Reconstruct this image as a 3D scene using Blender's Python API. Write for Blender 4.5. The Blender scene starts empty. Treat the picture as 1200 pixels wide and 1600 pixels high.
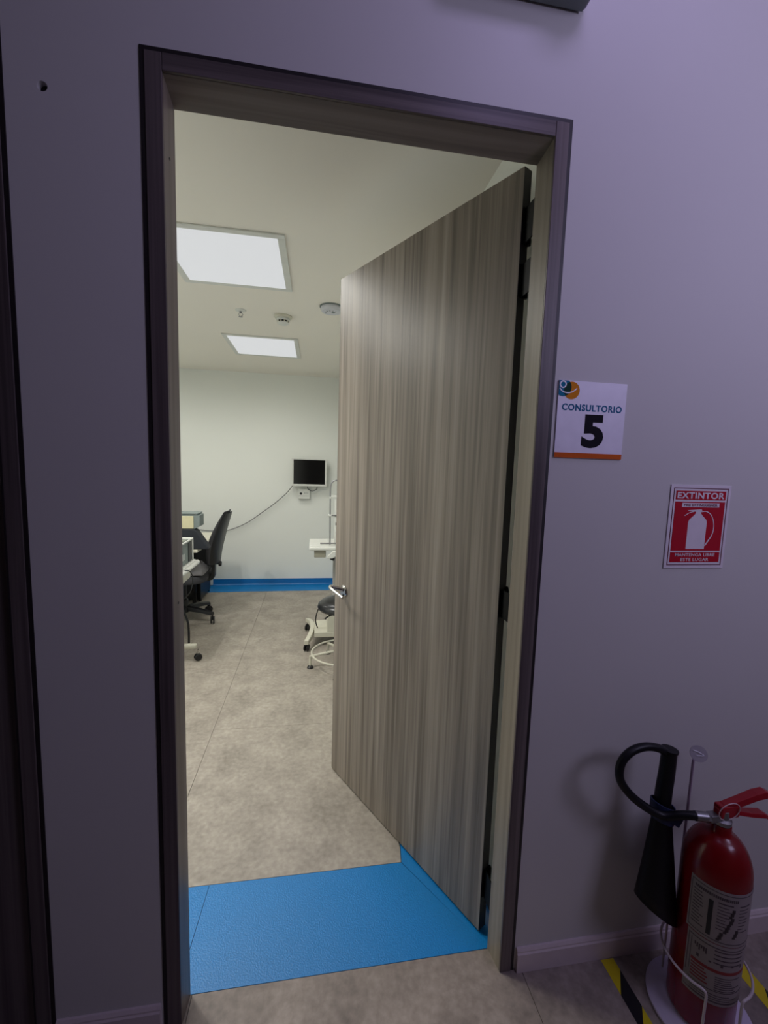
import bpy, bmesh, math, random
from mathutils import Vector, Matrix
S = bpy.context.scene
COL = S.collection
PI = math.pi
random.seed(5)

# ------------------------------------------------------------------ camera
cam_data = bpy.data.cameras.new('camera')
cam_data.sensor_fit = 'HORIZONTAL'; cam_data.sensor_width = 36.0
cam_data.lens = 666.4903 / 1200 * 36.0
cam_data.clip_start = 0.02
cam = bpy.data.objects.new('camera', cam_data); COL.objects.link(cam)
_R = Vector((0.98718697, -0.15648477, 0.03121536)); _U = Vector((-0.01432799, 0.10790486, 0.99405797)); _F = Vector((0.15892322, 0.98176833, -0.10428016))
M = Matrix((_R, _U, -_F)).transposed().to_4x4(); M.translation = Vector((0.35932, -1.00945, 1.42971))
cam.matrix_world = M
S.camera = cam

# ------------------------------------------------------------------ world, lights, exposure
w = bpy.data.worlds.new('world'); S.world = w; w.use_nodes = True
w.node_tree.nodes['Background'].inputs[0].default_value = (0.5, 0.45, 0.55, 1)
w.node_tree.nodes['Background'].inputs[1].default_value = 0.05
S.view_settings.view_transform = 'Standard'; S.view_settings.look = 'None'
S.view_settings.exposure = 0.0; S.view_settings.gamma = 1.0
S.view_settings.use_curve_mapping = False
ROOM_W = 4.0        # watt per small source in one ceiling panel
HALL_W = 2.6
hall = bpy.data.lights.new('corridor_lamp', 'AREA'); hall.shape = 'SQUARE'; hall.size = 0.30
hall.energy = HALL_W; hall.color = (0.60, 0.50, 1.0)
ho = bpy.data.objects.new('corridor_lamp', hall); COL.objects.link(ho); ho.location = (1.02, -0.52, 2.92)
ho.rotation_euler = (math.radians(25), 0, 0)
hall2 = bpy.data.lights.new('corridor_fill', 'AREA'); hall2.shape = 'SQUARE'; hall2.size = 0.9  # added fill light out of view, brightens the right and lower corridor wall
hall2.energy = 19.0; hall2.color = (0.67, 0.62, 1.0)
h2 = bpy.data.objects.new('corridor_fill', hall2); COL.objects.link(h2); h2.location = (2.35, -1.75, 2.45); h2.rotation_euler = (math.radians(97), 0, math.radians(16))

# ------------------------------------------------------------------ dimensions
W, H, D = 0.9412, 2.25, 0.0606
CT = 0.042                 # casing width
CL, CR, CB = 0.0456, 0.0525, 0.0653
YB, ZC = 4.0854, 2.4389
XR, XL = 0.947, -1.75
HC = 2.95                  # corridor ceiling
DOORY = -2.1

# ------------------------------------------------------------------ materials
def srgb(r, g, b):
    f = lambda c: (c/255/12.92) if c/255 <= 0.04045 else ((c/255+0.055)/1.055)**2.4
    return (f(r), f(g), f(b), 1)
MATS = {}
def mat(name, col, rough=0.5, metal=0.0, spec=0.5, noise=0, amt=0.08, bump=0, coat=0):
    if name in MATS: return MATS[name]
    m = bpy.data.materials.new(name); m.use_nodes = True; MATS[name] = m
    nt = m.node_tree; b = nt.nodes['Principled BSDF']
    b.inputs['Base Color'].default_value = col; b.inputs['Roughness'].default_value = rough
    b.inputs['Metallic'].default_value = metal; b.inputs['Specular IOR Level'].default_value = spec
    if coat: b.inputs['Coat Weight'].default_value = coat
    tc = nt.nodes.new('ShaderNodeTexCoord'); n = nt.nodes.new('ShaderNodeTexNoise')
    nt.links.new(tc.outputs['Object'], n.inputs['Vector'])
    n.inputs['Scale'].default_value = noise or 30; n.inputs['Detail'].default_value = 4
    mx = nt.nodes.new('ShaderNodeMix'); mx.data_type = 'RGBA'
    mx.inputs[6].default_value = tuple(c*(1-amt) for c in col[:3]) + (1,)
    mx.inputs[7].default_value = tuple(min(1, c*(1+amt)) for c in col[:3]) + (1,)
    nt.links.new(n.outputs['Fac'], mx.inputs[0]); nt.links.new(mx.outputs[2], b.inputs['Base Color'])
    if bump:
        bp = nt.nodes.new('ShaderNodeBump'); bp.inputs['Strength'].default_value = bump; bp.inputs['Distance'].default_value = 0.002
        nt.links.new(n.outputs['Fac'], bp.inputs['Height']); nt.links.new(bp.outputs[0], b.inputs['Normal'])
    return m
def wood(name, dark, light, scale=(90, 90, 1.6), rough=0.42, bump=0.15):
    m = bpy.data.materials.new(name); m.use_nodes = True; MATS[name] = m
    nt = m.node_tree; b = nt.nodes['Principled BSDF']; b.inputs['Roughness'].default_value = rough
    b.inputs['Specular IOR Level'].default_value = 0.35
    tc = nt.nodes.new('ShaderNodeTexCoord'); mp = nt.nodes.new('ShaderNodeMapping')
    mp.inputs['Scale'].default_value = scale
    nt.links.new(tc.outputs['Object'], mp.inputs[0])
    n = nt.nodes.new('ShaderNodeTexNoise'); n.inputs['Scale'].default_value = 1.0; n.inputs['Detail'].default_value = 3; n.inputs['Distortion'].default_value = 0.5
    nt.links.new(mp.outputs[0], n.inputs['Vector'])
    mp2 = nt.nodes.new('ShaderNodeMapping'); mp2.inputs['Scale'].default_value = tuple(s*0.22 for s in scale[:2]) + (scale[2]*0.25,)
    nt.links.new(tc.outputs['Object'], mp2.inputs[0])
    n2 = nt.nodes.new('ShaderNodeTexNoise'); n2.inputs['Scale'].default_value = 1.0; n2.inputs['Detail'].default_value = 2
    nt.links.new(mp2.outputs[0], n2.inputs['Vector'])
    ad = nt.nodes.new('ShaderNodeMath'); ad.operation = 'ADD'
    nt.links.new(n.outputs['Fac'], ad.inputs[0]); nt.links.new(n2.outputs['Fac'], ad.inputs[1])
    r = nt.nodes.new('ShaderNodeValToRGB'); r.color_ramp.elements[0].position = 0.36; r.color_ramp.elements[1].position = 0.66
    r.color_ramp.elements[0].color = dark; r.color_ramp.elements[1].color = light
    hf = nt.nodes.new('ShaderNodeMath'); hf.operation = 'MULTIPLY'; hf.inputs[1].default_value = 0.5
    nt.links.new(ad.outputs[0], hf.inputs[0]); nt.links.new(hf.outputs[0], r.inputs[0])
    nt.links.new(r.outputs[0], b.inputs['Base Color'])
    bp = nt.nodes.new('ShaderNodeBump'); bp.inputs['Strength'].default_value = bump; bp.inputs['Distance'].default_value = 0.001
    nt.links.new(n.outputs['Fac'], bp.inputs['Height']); nt.links.new(bp.outputs[0], b.inputs['Normal'])
    return m
def stone(name, a, b_, c, scale=3.5, rough=0.5):
    m = bpy.data.materials.new(name); m.use_nodes = True; MATS[name] = m
    nt = m.node_tree; b = nt.nodes['Principled BSDF']; b.inputs['Roughness'].default_value = rough
    b.inputs['Specular IOR Level'].default_value = 0.35
    tc = nt.nodes.new('ShaderNodeTexCoord')
    n = nt.nodes.new('ShaderNodeTexNoise'); n.inputs['Scale'].default_value = scale; n.inputs['Detail'].default_value = 9
    n.inputs['Roughness'].default_value = 0.68; n.inputs['Distortion'].default_value = 0.25
    nt.links.new(tc.outputs['Object'], n.inputs['Vector'])
    n2 = nt.nodes.new('ShaderNodeTexNoise'); n2.inputs['Scale'].default_value = scale*9; n2.inputs['Detail'].default_value = 6
    nt.links.new(tc.outputs['Object'], n2.inputs['Vector'])
    mm = nt.nodes.new('ShaderNodeMath'); mm.operation = 'MULTIPLY_ADD'; mm.inputs[1].default_value = 0.35
    nt.links.new(n2.outputs['Fac'], mm.inputs[0])
    m2 = nt.nodes.new('ShaderNodeMath'); m2.operation = 'MULTIPLY'; m2.inputs[1].default_value = 0.65
    nt.links.new(n.outputs['Fac'], m2.inputs[0]); nt.links.new(m2.outputs[0], mm.inputs[2])
    r = nt.nodes.new('ShaderNodeValToRGB'); e = r.color_ramp.elements
    e[0].position = 0.34; e[0].color = a; e[1].position = 0.66; e[1].color = c
    k = e.new(0.5); k.color = b_
    nt.links.new(mm.outputs[0], r.inputs[0]); nt.links.new(r.outputs[0], b.inputs['Base Color'])
    return m
def emit(name, col, s):
    m = bpy.data.materials.new(name); m.use_nodes = True; MATS[name] = m
    b = m.node_tree.nodes['Principled BSDF']; b.inputs['Base Color'].default_value = (.15, .15, .15, 1)
    b.inputs['Emission Color'].default_value = col; b.inputs['Emission Strength'].default_value = s
    return m
def blue_vinyl(name='blue_vinyl'):
    m = mat(name, srgb(8, 120, 188), rough=0.36, spec=0.42, noise=230, amt=0.25, bump=0.6)
    return m

M_door = wood('grey_brown_laminate', srgb(102, 93, 84), srgb(162, 151, 139), (70, 70, 1.3), rough=0.38)
M_case = wood('dark_grey_laminate', srgb(74, 66, 66), srgb(112, 102, 100), (110, 110, 1.6), rough=0.4)
M_caseh = wood('dark_grey_laminate_horizontal', srgb(74, 66, 66), srgb(112, 102, 100), (1.6, 110, 110), rough=0.4)
M_jamb = wood('jamb_laminate', srgb(112, 103, 91), srgb(148, 138, 124), (60, 60, 1.4), rough=0.4)
M_jambh = wood('jamb_laminate_horizontal', srgb(112, 103, 91), srgb(148, 138, 124), (1.4, 60, 60), rough=0.4)
M_edge = mat('dark_edge_band', srgb(30, 25, 27), 0.5)
M_hallwall = mat('corridor_paint', srgb(200, 198, 196), 0.55, noise=3, amt=0.02, spec=0.3)
M_roomwall = mat('room_paint', srgb(232, 234, 228), 0.6, noise=3, amt=0.01, spec=0.3)
M_ceil = mat('ceiling_paint', srgb(238, 233, 222), 0.7, noise=3, amt=0.01, spec=0.2)
M_floor = stone('grey_beige_vinyl_tile', srgb(134, 127, 117), srgb(158, 150, 139), srgb(180, 172, 160), 5.5)
M_floorh = stone('corridor_vinyl_tile', srgb(112, 102, 96), srgb(138, 127, 119), srgb(164, 152, 143), 5.0)
M_base = mat('baseboard_paint', srgb(205, 192, 194), 0.4)
M_blue = blue_vinyl()
M_bluec = mat('blue_cove', srgb(4, 104, 172), 0.35)
M_black = mat('black_plastic', srgb(22, 22, 24), 0.4)
M_blackm = mat('black_metal', srgb(20, 19, 20), 0.35, metal=0.3)
M_fabric = mat('charcoal_fabric', srgb(58, 58, 62), 0.9, noise=200, amt=0.25, bump=0.3)
M_white = mat('white_plastic', srgb(215, 216, 210), 0.4)
M_cream = mat('cream_enamel', srgb(206, 203, 186), 0.4)
M_hinge = mat('hinge_black', srgb(7, 7, 8), 0.6, spec=0.15)
M_chrome = mat('chrome', srgb(190, 188, 184), 0.22, metal=1)
M_steel = mat('steel', srgb(150, 150, 152), 0.35, metal=0.9)
M_screen = mat('black_screen', srgb(8, 8, 9), 0.15)
M_vinylseat = mat('black_vinyl', srgb(26, 27, 30), 0.28)
M_red = mat('extinguisher_red', srgb(118, 3, 14), 0.25, spec=0.35, coat=0.15)
M_redp = mat('lever_red', srgb(150, 12, 30), 0.3)
M_rubber = mat('black_rubber', srgb(13, 14, 20), 0.42, spec=0.3)
M_horn = mat('horn_black', srgb(9, 10, 17), 0.45, spec=0.25)
M_navy = mat('navy_strap', srgb(24, 36, 74), 0.6)
M_paper = mat('label_paper', srgb(146, 136, 137), 0.6, spec=0.2)
M_ink = mat('label_ink', srgb(84, 74, 80), 0.7, spec=0.2)
M_inkr = mat('label_red_ink', srgb(130, 40, 44), 0.6)
M_yellow = mat('tape_yellow', srgb(208, 190, 22), 0.45)
M_tapeb = mat('tape_black', srgb(22, 20, 26), 0.45)
M_panel = emit('panel_light', (0.95, 0.97, 1.0, 1), 0.60)
M_grey = mat('instrument_grey', srgb(120, 130, 128), 0.5)
M_navycase = mat('dark_case', srgb(34, 38, 46), 0.55)
M_clear = mat('frosted_plastic', srgb(170, 165, 172), 0.3)
M_cloth = mat('grey_cloth', srgb(150, 148, 152), 0.9)

# ------------------------------------------------------------------ helpers
def obj(name, bm, m, parent=None, smooth=False, loc=None, rot=None, bevel=0):
    me = bpy.data.meshes.new(name)
    bmesh.ops.recalc_face_normals(bm, faces=bm.faces)
    bm.to_mesh(me); bm.free()
    for mm in (m if isinstance(m, (list, tuple)) else [m]): me.materials.append(mm)
    o = bpy.data.objects.new(name, me); COL.objects.link(o)
    if parent: o.parent = parent
    if loc: o.location = loc
    if rot: o.rotation_euler = rot
    if smooth:
        for p in me.polygons: p.use_smooth = True
        try: me.set_sharp_from_angle(angle=math.radians(38))
        except Exception: pass
    if bevel:
        b = o.modifiers.new('bevel', 'BEVEL'); b.width = bevel; b.segments = 2; b.limit_method = 'ANGLE'; b.angle_limit = math.radians(40)
    return o
def tag(o, label=None, cat=None, group=None, kind=None):
    if label: o['label'] = label
    if cat: o['category'] = cat
    if group: o['group'] = group
    if kind: o['kind'] = kind
    return o
def empty(name, loc=(0, 0, 0), rz=0):
    o = bpy.data.objects.new(name, None); COL.objects.link(o); o.location = loc; o.rotation_euler = (0, 0, rz)
    o.empty_display_size = 0.05
    return o
def box(x0, x1, y0, y1, z0, z1, bm=None):
    bm = bm or bmesh.new()
    v = [bm.verts.new((x, y, z)) for x in (x0, x1) for y in (y0, y1) for z in (z0, z1)]
    for f in ((0, 1, 3, 2), (4, 6, 7, 5), (0, 4, 5, 1), (2, 3, 7, 6), (0, 2, 6, 4), (1, 5, 7, 3)):
        bm.faces.new([v[i] for i in f])
    return bm
def prism(poly, z0, z1, axis='z', bm=None):
    """extrude a 2-D polygon; axis z: poly (x,y); y: poly (x,z); x: poly (y,z)"""
    bm = bm or bmesh.new()
    def P(p, t):
        return {'z': (p[0], p[1], t), 'y': (p[0], t, p[1]), 'x': (t, p[0], p[1])}[axis]
    a = [bm.verts.new(P(p, z0)) for p in poly]; b = [bm.verts.new(P(p, z1)) for p in poly]
    bm.faces.new(a); bm.faces.new(b[::-1])
    n = len(poly)
    for i in range(n): bm.faces.new([a[i], b[i], b[(i+1) % n], a[(i+1) % n]])
    return bm
def lathe(profile, n=32, bm=None, mtx=None, caps=True):
    """profile [(r,z)] around z"""
    bm = bm or bmesh.new(); rings = []
    for r, z in profile:
        ring = []
        for i in range(n):
            t = 2*PI*i/n; v = Vector((r*math.cos(t), r*math.sin(t), z))
            if mtx: v = mtx @ v
            ring.append(bm.verts.new(v))
        rings.append(ring)
    for a, b in zip(rings, rings[1:]):
        for i in range(n): bm.faces.new([a[i], a[(i+1) % n], b[(i+1) % n], b[i]])
    if caps:
        bm.faces.new(rings[0][::-1]); bm.faces.new(rings[-1])
    return bm
def aim(p, q):
    p, q = Vector(p), Vector(q)
    return Matrix.Translation(p) @ (q-p).to_track_quat('Z', 'Y').to_matrix().to_4x4(), (q-p).length
def cyl(p, q, r, n=20, bm=None, r2=None):
    m, L = aim(p, q)
    return lathe([(r, 0), (r if r2 is None else r2, L)], n, bm, m)
def spline(pts, k=8):
    P = [Vector(p) for p in pts]; P = [2*P[0]-P[1]] + P + [2*P[-1]-P[-2]]; out = []
    for i in range(1, len(P)-2):
        for j in range(k):
            t = j/k
            out.append(0.5*((2*P[i]) + (-P[i-1]+P[i+1])*t + (2*P[i-1]-5*P[i]+4*P[i+1]-P[i+2])*t*t + (-P[i-1]+3*P[i]-3*P[i+1]+P[i+2])*t**3))
    out.append(P[-2]); return out
def tube(pts, r, n=10, bm=None, k=8, raw=False, closed=False):
    bm = bm or bmesh.new(); P = [Vector(p) for p in pts] if raw else spline(pts, k); rings = []
    up = None
    for i, p in enumerate(P):
        if closed: d = (P[(i+1) % len(P)]-P[i-1]).normalized()
        else: d = (P[min(i+1, len(P)-1)]-P[max(i-1, 0)]).normalized()
        if up is None:
            up = d.orthogonal().normalized()
        up = (up-d*up.dot(d)).normalized(); s = d.cross(up)
        rr = r(i/(len(P)-1)) if callable(r) else r
        rings.append([bm.verts.new(p+(up*math.cos(2*PI*j/n)+s*math.sin(2*PI*j/n))*rr) for j in range(n)])
    pairs = list(zip(rings, rings[1:])) + ([(rings[-1], rings[0])] if closed else [])
    for a, b in pairs:
        for j in range(n): bm.faces.new([a[j], a[(j+1) % n], b[(j+1) % n], b[j]])
    if not closed: bm.faces.new(rings[0][::-1]); bm.faces.new(rings[-1])
    return bm
def circle(cx, cy, r, n=40): return [(cx+r*math.cos(2*PI*i/n), cy+r*math.sin(2*PI*i/n)) for i in range(n)]
def clip(poly, inside, cut):
    out = []
    for i in range(len(poly)):
        a, b = poly[i], poly[(i+1) % len(poly)]
        ia, ib = inside(a), inside(b)
        if ia: out.append(a)
        if ia != ib: out.append(cut(a, b))
    return out
def cliphalf(poly, p, n):
    s = lambda q: (q[0]-p[0])*n[0]+(q[1]-p[1])*n[1]
    def cut(a, b):
        t = s(a)/(s(a)-s(b)); return (a[0]+(b[0]-a[0])*t, a[1]+(b[1]-a[1])*t)
    return clip(poly, lambda q: s(q) >= 0, cut)
def text(name, body, cx, cz, height, width, y, m, parent, bold=0.0, depth=0.0004, space=0.0):
    """flat lettering facing -Y; fitted to width x height"""
    cu = bpy.data.curves.new(name, 'FONT'); cu.body = body; cu.size = 1; cu.offset = bold; cu.extrude = 0; cu.resolution_u = 4
    cu.space_character = 1.0 + bold*1.6 + space
    t = bpy.data.objects.new(name+'_curve', cu); COL.objects.link(t)
    dg = bpy.context.evaluated_depsgraph_get(); dg.update()
    me = bpy.data.meshes.new_from_object(t.evaluated_get(dg))
    bpy.data.objects.remove(t); bpy.data.curves.remove(cu)
    bm = bmesh.new(); bm.from_mesh(me); bpy.data.meshes.remove(me)
    xs = [v.co.x for v in bm.verts]; ys = [v.co.y for v in bm.verts]
    x0, x1, y0, y1 = min(xs), max(xs), min(ys), max(ys)
    sx = width/(x1-x0); sy = height/(y1-y0)
    for v in bm.verts:
        v.co = Vector((cx+(v.co.x-(x0+x1)/2)*sx, y, cz+(v.co.y-(y0+y1)/2)*sy))
    r = bmesh.ops.extrude_face_region(bm, geom=bm.faces[:])
    for e in r['geom']:
        if isinstance(e, bmesh.types.BMVert): e.co.y -= depth
    for f in bm.faces: f.smooth = False
    return obj(name, bm, m, parent)
def structure(name, bm, m, label, cat='wall', **k):
    return tag(obj(name, bm, m, **k), label, cat, kind='structure')

# ================================================================== SETTING
# partition wall with the doorway (corridor face y=0, room face y=D)
root = empty('wall_front'); tag(root, 'white painted partition wall around the consulting room doorway', 'wall', kind='structure')
EPS = 0.004
XA = -0.245                # right outer edge of the neighbouring door frame
# left pier with a drilled hole at (-0.178, z 2.147)
bm = bmesh.new()
def ring_face(y, flip):
    hx, hz, hr, n = -0.178, 2.147, 0.0095, 16
    c = [bm.verts.new((hx+hr*math.cos(2*PI*i/n+PI/4), y, hz+hr*math.sin(2*PI*i/n+PI/4))) for i in range(n)]
    q = [(XA, ZC+.6, 1), (XA, 0, 1)]
    # outer rectangle corners in order of angle: TR, TL, BL, BR
    rc = [bm.verts.new(p) for p in ((0.0, y, HC), (XA, y, HC), (XA, y, 0), (0.0, y, 0))]
    for s in range(4):
        a, b = rc[s], rc[(s+1) % 4]
        seg = [c[(s*4+j) % n] for j in range(5)]
        bm.faces.new([a] + seg + [b])
    return rc, c
r0, c0 = ring_face(0.0, False)
r1, c1 = ring_face(D, True)
for s in range(4): bm.faces.new([r0[s], r0[(s+1) % 4], r1[(s+1) % 4], r1[s]])
for i in range(16): bm.faces.new([c0[i], c0[(i+1) % 16], c1[(i+1) % 16], c1[i]])
obj('wall_panel', bm, M_hallwall, root)
obj('wall_panel', box(0.0, W, 0, D, H, HC), M_hallwall, root)
obj('wall_panel', box(W, 3.2, 0, D, 0, HC), M_hallwall, root)
obj('wall_panel', box(-1.145, XA, 0, D, H, HC), M_hallwall, root)
obj('wall_panel', box(-2.6, -1.145, 0, D, 0, HC), M_hallwall, root)
o = obj('wall_plug', lathe([(0.0093, 0), (0.0093, 0.012)], 16, None, Matrix.Translation((-0.178, 0.012, 2.147)) @ Matrix.Rotation(-PI/2, 4, 'X')), M_black, root)
o['label'] = 'dark plug deep in the drilled hole'
# room-side painted skin
obj('plaster_skin', box(XL, -0.02, D, D+0.004, 0, ZC), M_roomwall, root)
obj('plaster_skin', box(-0.02, W-0.03, D, D+0.004, H+0.02, ZC), M_roomwall, root)
obj('plaster_skin', box(W-0.03, XR, D, D+0.004, 0, ZC), M_roomwall, root)

structure('wall_back', box(XL-.1, XR+.1, YB, YB+0.1, 0, ZC+.1), M_roomwall, 'plain off-white wall at the far end of the consulting room')
structure('wall_right', box(XR, XR+0.1, D+.004, YB, 0, ZC+.1), M_roomwall, 'off-white side wall behind the open door leaf')
structure('wall_left', box(XL-0.1, XL, D+.004, YB, 0, ZC+.1), M_roomwall, 'off-white side wall on the desk side of the consulting room')
structure('ceiling', box(XL, XR, D, YB, ZC, ZC+0.1), M_ceil, 'smooth off-white plaster ceiling of the consulting room', 'ceiling')
structure('ceiling_corridor', box(-2.6, 3.2, DOORY, 0.0, HC, HC+0.1), M_hallwall, 'plain ceiling over the corridor', 'ceiling')
structure('wall_corridor_back', box(-2.6, 3.2, DOORY-.1, DOORY, 0, HC), M_door, 'unseen corridor wall opposite the doorway, made dark to cut bounced light')  # unseen wall, given the door laminate so it bounces less light
structure('wall_corridor_left', box(-2.7, -2.6, DOORY, 0, 0, HC), M_hallwall, 'corridor end wall on the left')
structure('wall_corridor_right', box(3.2, 3.3, DOORY, 0, 0, HC), M_hallwall, 'corridor end wall on the right')

# floors: slab + vinyl sheets as pieces
G = 0.0008
fl = empty('floor'); tag(fl, 'grey vinyl tile floor edged with a blue vinyl border', 'floor', kind='structure')
obj('floor_slab', box(-2.7, 3.3, DOORY-.1, YB+.1, -0.12, -0.004), M_edge, fl)
def sheet(poly, m, z=0.0, name='tile', inset=G, label=None):
    cx = sum(p[0] for p in poly)/len(poly); cy = sum(p[1] for p in poly)/len(poly)
    q = [(x+math.copysign(inset, cx-x), y+math.copysign(inset, cy-y)) for x, y in poly]
    o = obj(name, prism(q, -0.006, z), m, fl)
    if label: o['label'] = label
    return o
SX, SY = -0.1635, 1.2524
sheet([(SX, .37), (.687, .37), (.694, .428), (.697, SY), (SX, SY)], M_floor)
sheet([(SX, SY), (.697, SY), (.697, 3.83), (SX, 3.82)], M_floor)
sheet([(-1.45, .37), (SX, .37), (SX, 3.82), (-1.45, 3.79)], M_floor)
bl = 'blue vinyl border strip'
sheet([(.007, D), (.891, D), (.687, .37), (.022, .37)], M_blue, name='border_strip', label=bl)
sheet([(XL, D), (.007, D), (.022, .37), (-1.45, .37)], M_blue, name='border_strip', label=bl)
sheet([(.891, D), (XR, D), (XR, YB), (.697, 3.83), (.697, .44), (.687, .37)], M_blue, name='border_strip', label=bl)
sheet([(-1.45, 3.79), (.697, 3.83), (XR, YB), (XL, YB)], M_blue, name='border_strip', label=bl)
sheet([(XL, D), (-1.45, .37), (-1.45, 3.79), (XL, YB)], M_blue, name='border_strip', label=bl)
sheet([(.965, DOORY), (.965, D), (.05, D), (.05, DOORY)], M_floorh)
sheet([(.965, DOORY), (2.1, DOORY), (2.1, 0), (.965, 0)], M_floorh)
sheet([(-.865, DOORY), (.05, DOORY), (.05, D), (-.865, D)], M_floorh)
sheet([(2.1, DOORY), (3.2, DOORY), (3.2, 0), (2.1, 0)], M_floorh)
sheet([(-2.6, DOORY), (-.865, DOORY), (-.865, 0), (-2.6, 0)], M_floorh)

# sanitary cove of the room
def cove_profile():
    pr = [(0, .075), (.004, .076), (.006, .074), (.0065, .035)]
    for i in range(1, 6):
        t = PI/2*i/5; pr.append((.0065+.024*(1-math.cos(t)), .027-.0255*math.sin(t)))
    pr += [(.034, .0003), (0, .0003)]
    return pr
def cove(name, axis, wall, sgn, a, b, label):
    pr = [(wall+sgn*p[0], p[1]) for p in cove_profile()]
    bm = prism(pr, a, b, axis)
    structure(name, bm, M_bluec, label, 'baseboard', smooth=True)
cove('baseboard_back', 'x', YB, -1, XL, XR, 'blue vinyl cove skirting along the far wall')
cove('baseboard_right', 'y', XR, -1, D+.05, YB-.035, 'blue vinyl cove skirting on the wall behind the open door')
cove('baseboard_left', 'y', XL, 1, D+.05, YB-.035, 'blue vinyl cove skirting on the desk side wall')

# corridor baseboards (stepped top)
def skirting(name, a, b, label):
    pr = [(0, 0.0), (-.012, 0), (-.012, .056), (-.009, .060), (-.009, .064), (-.005, .071), (0, .071)]
    structure(name, prism(pr, a, b, 'x'), M_base, label, 'baseboard')
skirting('baseboard_front_right', W+.006, 3.2, 'pale skirting board to the right of the door frame')
skirting('baseboard_front_left', XA+.002, -.006, 'pale skirting board between the two door frames')

# ---- door 1 ----
def frame(root, x0, w, tall):
    """laminate frame: outer edges x0..x0+w ; returns nothing"""
    x1 = x0+w
    t = -.004
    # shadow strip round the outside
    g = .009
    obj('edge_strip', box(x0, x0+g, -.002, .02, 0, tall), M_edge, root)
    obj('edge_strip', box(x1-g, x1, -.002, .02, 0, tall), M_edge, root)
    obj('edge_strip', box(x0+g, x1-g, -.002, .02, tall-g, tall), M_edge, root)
    def jambpoly(a, b, c): return [(a, t), (b, t), (c, D), (a, D)]
    obj('casing', box(x0+g, x0+CT, t, .003, 0, tall-g), M_case, root, bevel=.0012)
    obj('casing', box(x1-CT, x1-g, t, .003, 0, tall-g), M_case, root, bevel=.0012)
    obj('casing', box(x0+CT+.0005, x1-CT-.0005, t, .003, tall-CT, tall-g), M_caseh, root, bevel=.0012)
    obj('jamb', prism([(x0+g, .003), (x0+CT, .003), (x0+CL, D+.001), (x0+g, D+.001)], 0, tall-CT), M_jamb, root)
    obj('jamb', prism([(x1-g, .003), (x1-CT, .003), (x1-CR, D+.001), (x1-g, D+.001)], 0, tall-CT), M_jamb, root)
    obj('head_jamb', prism([(.003, tall-CT), (.003, tall-g), (D+.001, tall-g), (D+.001, tall-CB)], x0+CT-.002, x1-CT+.002, 'x'), M_jambh, root)
d1 = empty('door_1'); tag(d1, 'open grey-brown wood grain door with its dark laminate frame', 'door', kind='structure')
frame(d1, 0, W, H)
# small screw slots in the left jamb
for (y, z) in ((.03, 2.065), (.03, 1.097)):
    o = obj('screw_hole', prism(circle(y, z, .003, 10), CT-.004, CT+.0026, 'x'), M_black, d1)
# leaf in its own frame: local +x from hinge to free edge, local -y = face seen from the corridor
ANG = 1.0714
hinge = Vector((.8783, .1047, 0))
ux = Vector((-math.cos(ANG), math.sin(ANG), 0)); ny = Vector((math.sin(ANG), math.cos(ANG), 0))
LM = Matrix((ux, ny, Vector((0, 0, 1)))).transposed().to_4x4(); LM.translation = hinge
# the leaf frame is left-handed -> build in world coordinates through L()
def L(s, t, z): p = hinge+ux*s+ny*t; return (p.x, p.y, z)
def lbox(s0, s1, t0, t1, z0, z1, bm=None):
    bm = bm or bmesh.new()
    v = [bm.verts.new(L(x, y, z)) for x in (s0, s1) for y in (t0, t1) for z in (z0, z1)]
    for f in ((0, 1, 3, 2), (4, 6, 7, 5), (0, 4, 5, 1), (2, 3, 7, 6), (0, 2, 6, 4), (1, 5, 7, 3)): bm.faces.new([v[i] for i in f])
    return bm
leaf = obj('leaf', lbox(0.0008, .8894, 0, .031, .008, 2.21), M_door, d1, bevel=.0008)
obj('edge_band', lbox(0, .0007, 0.0003, .0307, .008, 2.2097), M_edge, leaf)
obj('edge_band', lbox(.8895, .8902, 0.0003, .0307, .008, 2.2097), M_edge, leaf)
# a wood-grain object space that follows the leaf
for z0, z1 in ((2.033, 2.102), (1.899, 1.962), (1.023, 1.083), (.132, .203)):
    zc0, zc1 = z0-.01, z1+.01
    bm = lbox(-.0022, -.0002, .004, .030, zc0, zc1)
    hg = obj('hinge', bm, M_hinge, leaf)
    k = hinge+ux*(-.0055)+ny*.027
    kb = cyl((k.x, k.y, zc0), (k.x, k.y, zc1), .006, 14)
    lathe([(.0045, zc1+.001), (.0045, zc1+.005), (.002, zc1+.008)], 12, kb, Matrix.Translation((k.x, k.y, 0)))
    obj('hinge_pin', kb, M_hinge, hg, smooth=True)
    bm = box(W-CR+.001, W-.012, D+.0015, D+.004, zc0, zc1)
    box(W-CR+.0005, W-CR+.004, D+.0015, k.y, zc0, zc1, bm)
    obj('hinge_leaf', bm, M_hinge, hg)
    for zz in (zc0+.015, zc1-.015):
        c = Vector(L(-.0022, .014, zz)); q = c-ux*.0015
        obj('screw', cyl(c, q, .003, 10), M_steel, hg)
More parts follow.
